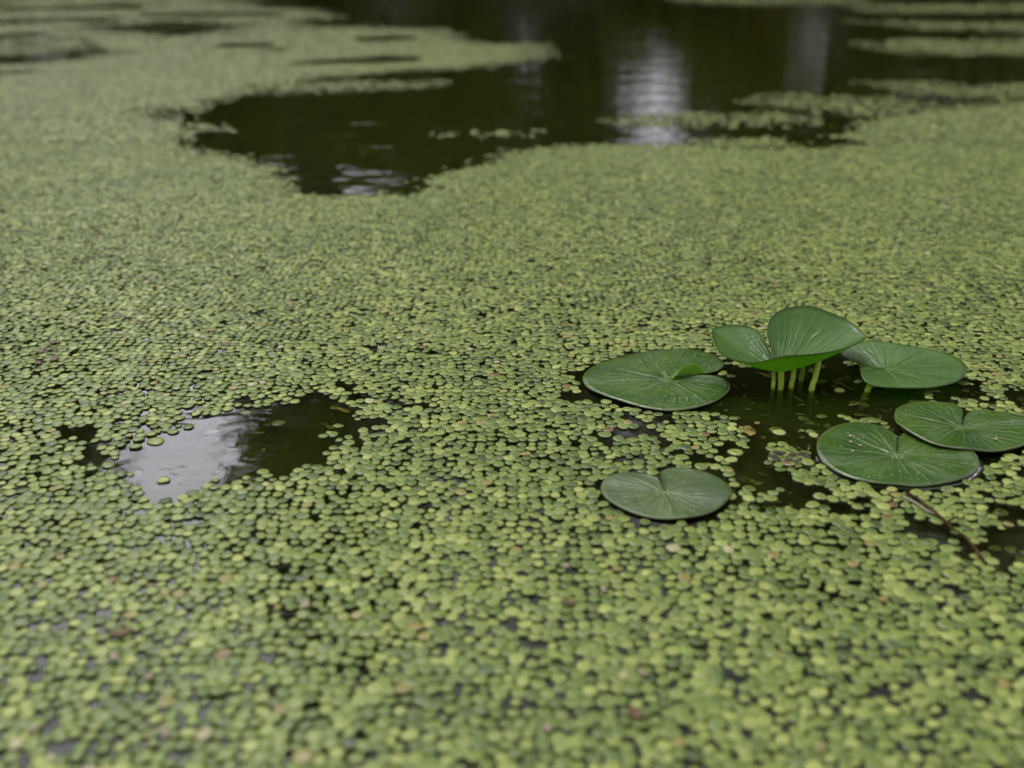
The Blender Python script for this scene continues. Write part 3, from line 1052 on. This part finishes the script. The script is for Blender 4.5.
# the nearest fronds, and the strays one can point at, are objects of their own
fx, fy, fz = to_px(q1['x'], q1['y'])
area = q1['a'] * q1['b'] / fz ** 3
inside = (fx > 4) & (fx < 1020) & (fy < 764) & (fy > 0)
order = np.argsort(np.where(inside, -area, 1))
pick = np.zeros(len(fx), bool)
pick[order[:290]] = True
LONE = [((156, 442), 'lone round duckweed frond adrift at the upper left of the sky reflecting pool', 0.0060),
        ((164, 481), 'small pale duckweed frond near the lower rim of the sky reflecting pool', 0.0040),
        ((735, 453), 'yellow green duckweed frond afloat on dark water between the two lower lily pads', 0.0052),
        ((779, 433), 'duckweed frond on the dark water below the funnel leaf stalks', 0.0046),
        ((839, 391), 'tiny pale duckweed frond between the tilted leaf and the largest pad', 0.0040),
        ((728, 497), 'duckweed frond just right of the weathered lone lily pad', 0.0050)]
c1, s1_, t1_ = faces_to_arrays(frond_faces(16, len(PROF1) - 1))


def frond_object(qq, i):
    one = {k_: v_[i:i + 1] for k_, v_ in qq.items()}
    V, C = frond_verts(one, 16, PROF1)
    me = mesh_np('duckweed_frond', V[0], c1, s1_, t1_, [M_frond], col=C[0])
    return link('duckweed_frond', me, loc=(float(one['x'][0]), float(one['y'][0]), 0))


for i in np.nonzero(pick)[0]:
    o = frond_object(q1, i)
    tag(o, 'plump green duckweed frond in the crowded blurred rows nearest the viewer', 'duckweed', 'nearest duckweed fronds')
LP = np.array([at(*p)[:2] for p, _, _ in LONE])
ql = frond_params(LP, 0.0045, 35)
ql['a'] = np.array([r for _, _, r in LONE]); ql['b'] = ql['a'] * 0.93
ql['z'][:] = 0.0001; ql['tx'] *= 0.3; ql['ty'] *= 0.3
ql['c'] = np.array([PAL[1], PAL[0], PAL[1] * 1.2, PAL[0], PAL[0], PAL[1]])
for i, (_, lab, _) in enumerate(LONE):
    tag(frond_object(ql, i), lab, 'duckweed')
rest = ~pick
for p in LP:
    rest &= np.hypot(q1['x'] - p[0], q1['y'] - p[1]) > 0.0095
q1 = sel(q1, rest)
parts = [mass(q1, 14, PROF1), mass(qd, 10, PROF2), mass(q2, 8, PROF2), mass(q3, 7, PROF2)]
vo = co = 0
sunk = grid_points(-0.5, 0.7, 0.45, 1.1, 0.009, 41)
_, osk = keep_mask(sunk, 0.0068, 42)
sk = (osk > -0.012) & (rng.random(len(sunk)) < 0.55) & (fbm(sunk[:, 0] * 30, sunk[:, 1] * 30, 3) > 0.47) & ((sunk[:, 0] > -0.13) | (rng.random(len(sunk)) < 0.15))
qs = frond_params(sunk[sk], 0.0028, 43)
ns = int(sk.sum())
qs['a'] *= 0.5 + 1.3 * rng.random(ns); qs['b'] *= 0.3 + 0.8 * rng.random(ns)
qs['z'] = -0.005 - 0.022 * rng.random(ns); qs['tx'] *= 5; qs['ty'] *= 5
qs['c'] = np.array((0.11, 0.09, 0.022)) * (0.4 + 1.3 * rng.random((ns, 1))) * np.array((1, 1, 1)) + np.array((0.0, 0.03, 0.0)) * rng.random((ns, 1))
qs['tip'] *= 0
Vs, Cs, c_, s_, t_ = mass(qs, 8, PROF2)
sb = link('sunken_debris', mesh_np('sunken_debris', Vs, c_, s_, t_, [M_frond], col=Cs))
tag(sb, 'olive brown plant scraps hanging under the surface of the open pools', 'debris', None, 'stuff')
VV, CC, CO, ST, TT = [], [], [], [], []
for V, C, corner, st, tt in parts:
    VV.append(V); CC.append(C); CO.append(corner + vo); ST.append(st + co); TT.append(tt)
    vo += len(V); co += len(corner)
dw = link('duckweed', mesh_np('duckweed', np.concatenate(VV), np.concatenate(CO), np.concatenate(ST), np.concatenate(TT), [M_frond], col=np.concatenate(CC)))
tag(dw, 'green mat of duckweed covering the pond', 'duckweed', None, 'stuff')
print('fronds', len(q1['x']), len(q2['x']), len(qd['x']), 'verts', vo)


# ------------------------------------------------------------------ litter
def flake(name, loc, rx, ry, h, m, seed, lift=0.0014, curl=0.35, n=12):
    """a small thin curled scrap with an uneven outline, solid"""
    g = random.Random(seed)
    vs = []
    rad = [1 + g.uniform(-0.22, 0.18) for _ in range(n)]
    for skin in (0, 1):
        for r in (0.5, 1.0):
            for i in range(n):
                t = 2 * PI * i / n
                x, y = rx * r * rad[i] * math.cos(t), ry * r * rad[i] * math.sin(t)
                vs.append((x, y, h * (curl * 2 * (x / rx) ** 2 + 0.3 * math.sin(3 * t) * r * r) - skin * 0.0005))
        vs.append((0, 0, -skin * 0.0005))
    m1 = 2 * n + 1
    F = []
    for i in range(n):
        j = (i + 1) % n
        F += [(n + i, n + j, j, i), (i, j, 2 * n)]
        F += [(m1 + i, m1 + j, m1 + n + j, m1 + n + i), (m1 + j, m1 + i, m1 + 2 * n)]
        F += [(n + j, n + i, m1 + n + i, m1 + n + j)]
    F = [tuple(f) for f in F]
    c, s, t = faces_to_arrays(F)
    o = link(name, mesh_np(name, np.array(vs), c, s, t, [m]), loc=(loc[0], loc[1], lift))
    o.rotation_euler = (g.uniform(-0.2, 0.2), g.uniform(-0.2, 0.2), g.uniform(0, 6.28))
    return o


PETALS = [((950, 200), .0052, 'pale petal scrap on the far duckweed above the tilted leaf'),
          ((944, 203), .0040, 'smaller pale petal scrap left of another on the far duckweed'),
          ((567, 570), .0034, 'pinkish petal scrap on duckweed below left of the weathered pad'),
          ((604, 594), .0034, 'cream petal scrap on duckweed below the weathered pad'),
          ((642, 677), .0034, 'tan pink petal scrap on blurred duckweed at bottom centre right'),
          ((547, 733), .0034, 'whitish petal scrap on blurred duckweed near the bottom centre'),
          ((306, 609), .0040, 'white petal scrap on duckweed below the sky reflecting pool'),
          ((115, 662), .0036, 'pinkish petal scrap on blurred duckweed, upper of the lower left pair'),
          ((149, 681), .0036, 'white petal scrap on blurred duckweed, lower of the lower left pair'),
          ((166, 737), .0042, 'grey white petal scrap near the bottom left edge'),
          ((34, 733), .0040, 'orange tan petal scrap beside the dark gap at bottom left')]
for i, (p, r, lab) in enumerate(PETALS):
    tag(flake('petal_scrap', at(*p), r * 0.75, r * 0.5, 0.0012, M_petal, 100 + i, 0.0026), lab, 'petal', 'pale petal scraps on the duckweed')
DEAD = [((41, 354), .0044, 'leftmost brown withered frond of the small cluster at the left edge'),
        ((54, 345), .0040, 'topmost brown withered frond of the small cluster at the left edge'),
        ((52, 352), .0046, 'middle brown withered frond of the small cluster at the left edge'),
        ((55, 362), .0044, 'lower right brown withered frond of the cluster at the left edge'),
        ((39, 366), .0040, 'lowest brown withered frond of the cluster at the left edge'),
        ((121, 637), .0050, 'red brown withered frond on blurred duckweed at lower left'),
        ((569, 606), .0036, 'red brown withered frond below the weathered pad'),
        ((635, 718), .0040, 'dark red brown withered frond in the blurred bottom centre')]
for i, (p, r, lab) in enumerate(DEAD):
    tag(flake('withered_frond', at(*p), r, r * 0.66, 0.0014, M_brown, 140 + i, 0.0026), lab, 'dead frond', 'brown withered fronds')
# crumpled yellow-brown leaf and grey clump in the lily pool
tag(flake('rotting_leaf', at(748, 434), .0066, .0044, 0.0028, M_yellow, 171, 0.0008, n=16), 'crumpled yellow brown rotting leaf on dark water left of the stalks', 'dead leaf')
for i, (p, lab) in enumerate((((757, 424), 'bright yellow crumb just above the rotting leaf'), ((742, 428), 'yellow crumb left of the rotting leaf'))):
    tag(flake('leaf_crumb', at(*p), .0028, .0020, 0.001, M_yellow, 180 + i, 0.0006), lab, 'leaf crumb', 'yellow leaf crumbs')


def lump(name, loc, parts_, m, seed):
    g = random.Random(seed)
    vs, fs = [], []
    for (dx, dy, r) in parts_:
        o = len(vs)
        n, k = 10, 6
        for j in range(k + 1):
            ph = PI * j / k
            for i in range(n):
                t = 2 * PI * i / n
                rr = r * (1 + g.uniform(-0.2, 0.2))
                vs.append((dx + rr * math.sin(ph) * math.cos(t), dy + rr * math.sin(ph) * math.sin(t), rr * 0.45 * math.cos(ph)))
        for j in range(k):
            for i in range(n):
                i2 = (i + 1) % n
                fs.append((o + j * n + i, o + (j + 1) * n + i, o + (j + 1) * n + i2, o + j * n + i2))
    c, s, t = faces_to_arrays(fs)
    return link(name, mesh_np(name, np.array(vs), c, s, t, [m]), loc=tuple(loc))


g = random.Random(5)
cl = lump('litter_clump', at(790, 458, 0.0004), [(g.uniform(-.011, .011), g.uniform(-.007, .007), g.uniform(.002, .0042)) for _ in range(16)], M_grey, 6)
tag(cl, 'grey decayed clump of litter among fronds in the lily pool', 'litter')
# husks on the pads
HUSK = [((850, 435.5), 'E', 'uppermost pale husk on the left lobe of the largest pad'), ((850.5, 441.5), 'E', 'second pale husk from the top on the largest pad'),
        ((852.5, 451), 'E', 'lower pinkish husk on the left lobe of the largest pad'), ((860, 445), 'E', 'tiny husk right of the others on the largest pad'),
        ((996, 438.6), 'D', 'pale husk on the right lobe of the overlapping pad'), ((635, 499.5), 'F', 'reddish husk on the weathered lone pad')]
for i, (p, key, lab) in enumerate(HUSK):
    z = PADS[key]['z'] + 0.0012
    o = lump('seed_husk', at(p[0], p[1], z), [(0, 0, 0.0008), (0.0007, 0.0002, 0.0006)], M_brown if key == 'F' else M_seed, 200 + i)
    tag(o, lab, 'seed husk', 'husks lying on the pads')
# twig and straw at the right
tw = [at(906, 492, .0022), at(916, 498, .0030), at(931, 509, .0030), at(942, 518, .0034), at(951, 527, .0030), at(966, 538, .0032), at(975, 549, .0028), at(986, 563, .002)]
tw = catmull(tw, 4)
o0 = tw[0].copy()
vs, fs = tube([tuple(p - o0) for p in tw], [0.0007 + 0.0004 * math.sin(i * 0.9) ** 2 * (1 if i % 5 else 1.6) for i in range(len(tw))], 8)
v2, f2 = tube([tuple(tw[14] - o0), tuple(tw[14] - o0 + np.array([0.008, 0.004, 0.002]))], [0.0008, 0.0004], 6)
fs += [tuple(k + len(vs) for k in f) for f in f2]; vs += v2
c, s, t = faces_to_arrays(fs)
o = link('twig', mesh_np('twig', np.array(vs), c, s, t, [M_twig]), loc=tuple(o0))
tag(o, 'thin brown twig lying across duckweed below the largest pad', 'twig')
stw = catmull([at(903, 497, .0018), at(916, 503, .0024), at(926, 510, .0026), at(937, 515, .0022)], 4)
o0 = stw[0].copy()
vs, fs = tube([tuple(p - o0) for p in stw], [0.0006] * len(stw), 6)
c, s, t = faces_to_arrays(fs)
o = link('straw', mesh_np('straw', np.array(vs), c, s, t, [M_straw]), loc=tuple(o0))
tag(o, 'pale thin straw lying beside the upper end of the brown twig', 'straw')

# ------------------------------------------------------------------ render settings
scene.render.engine = 'CYCLES'
scene.cycles.use_denoising = True
try:
    scene.cycles.denoiser = 'OPENIMAGEDENOISE'
    scene.cycles.denoising_input_passes = 'RGB_ALBEDO_NORMAL'
except Exception:
    pass
scene.cycles.max_bounces = 8
scene.cycles.diffuse_bounces = 2
scene.cycles.glossy_bounces = 3
scene.cycles.transmission_bounces = 6
scene.cycles.volume_bounces = 1
scene.cycles.transparent_max_bounces = 10
scene.cycles.caustics_reflective = False
scene.cycles.caustics_refractive = True
scene.cycles.sample_clamp_indirect = 4.0
scene.view_settings.view_transform = 'Standard'
scene.view_settings.look = 'None'
scene.view_settings.gamma = 1.0
scene.view_settings.use_curve_mapping = False
scene.view_settings.exposure = 0.26
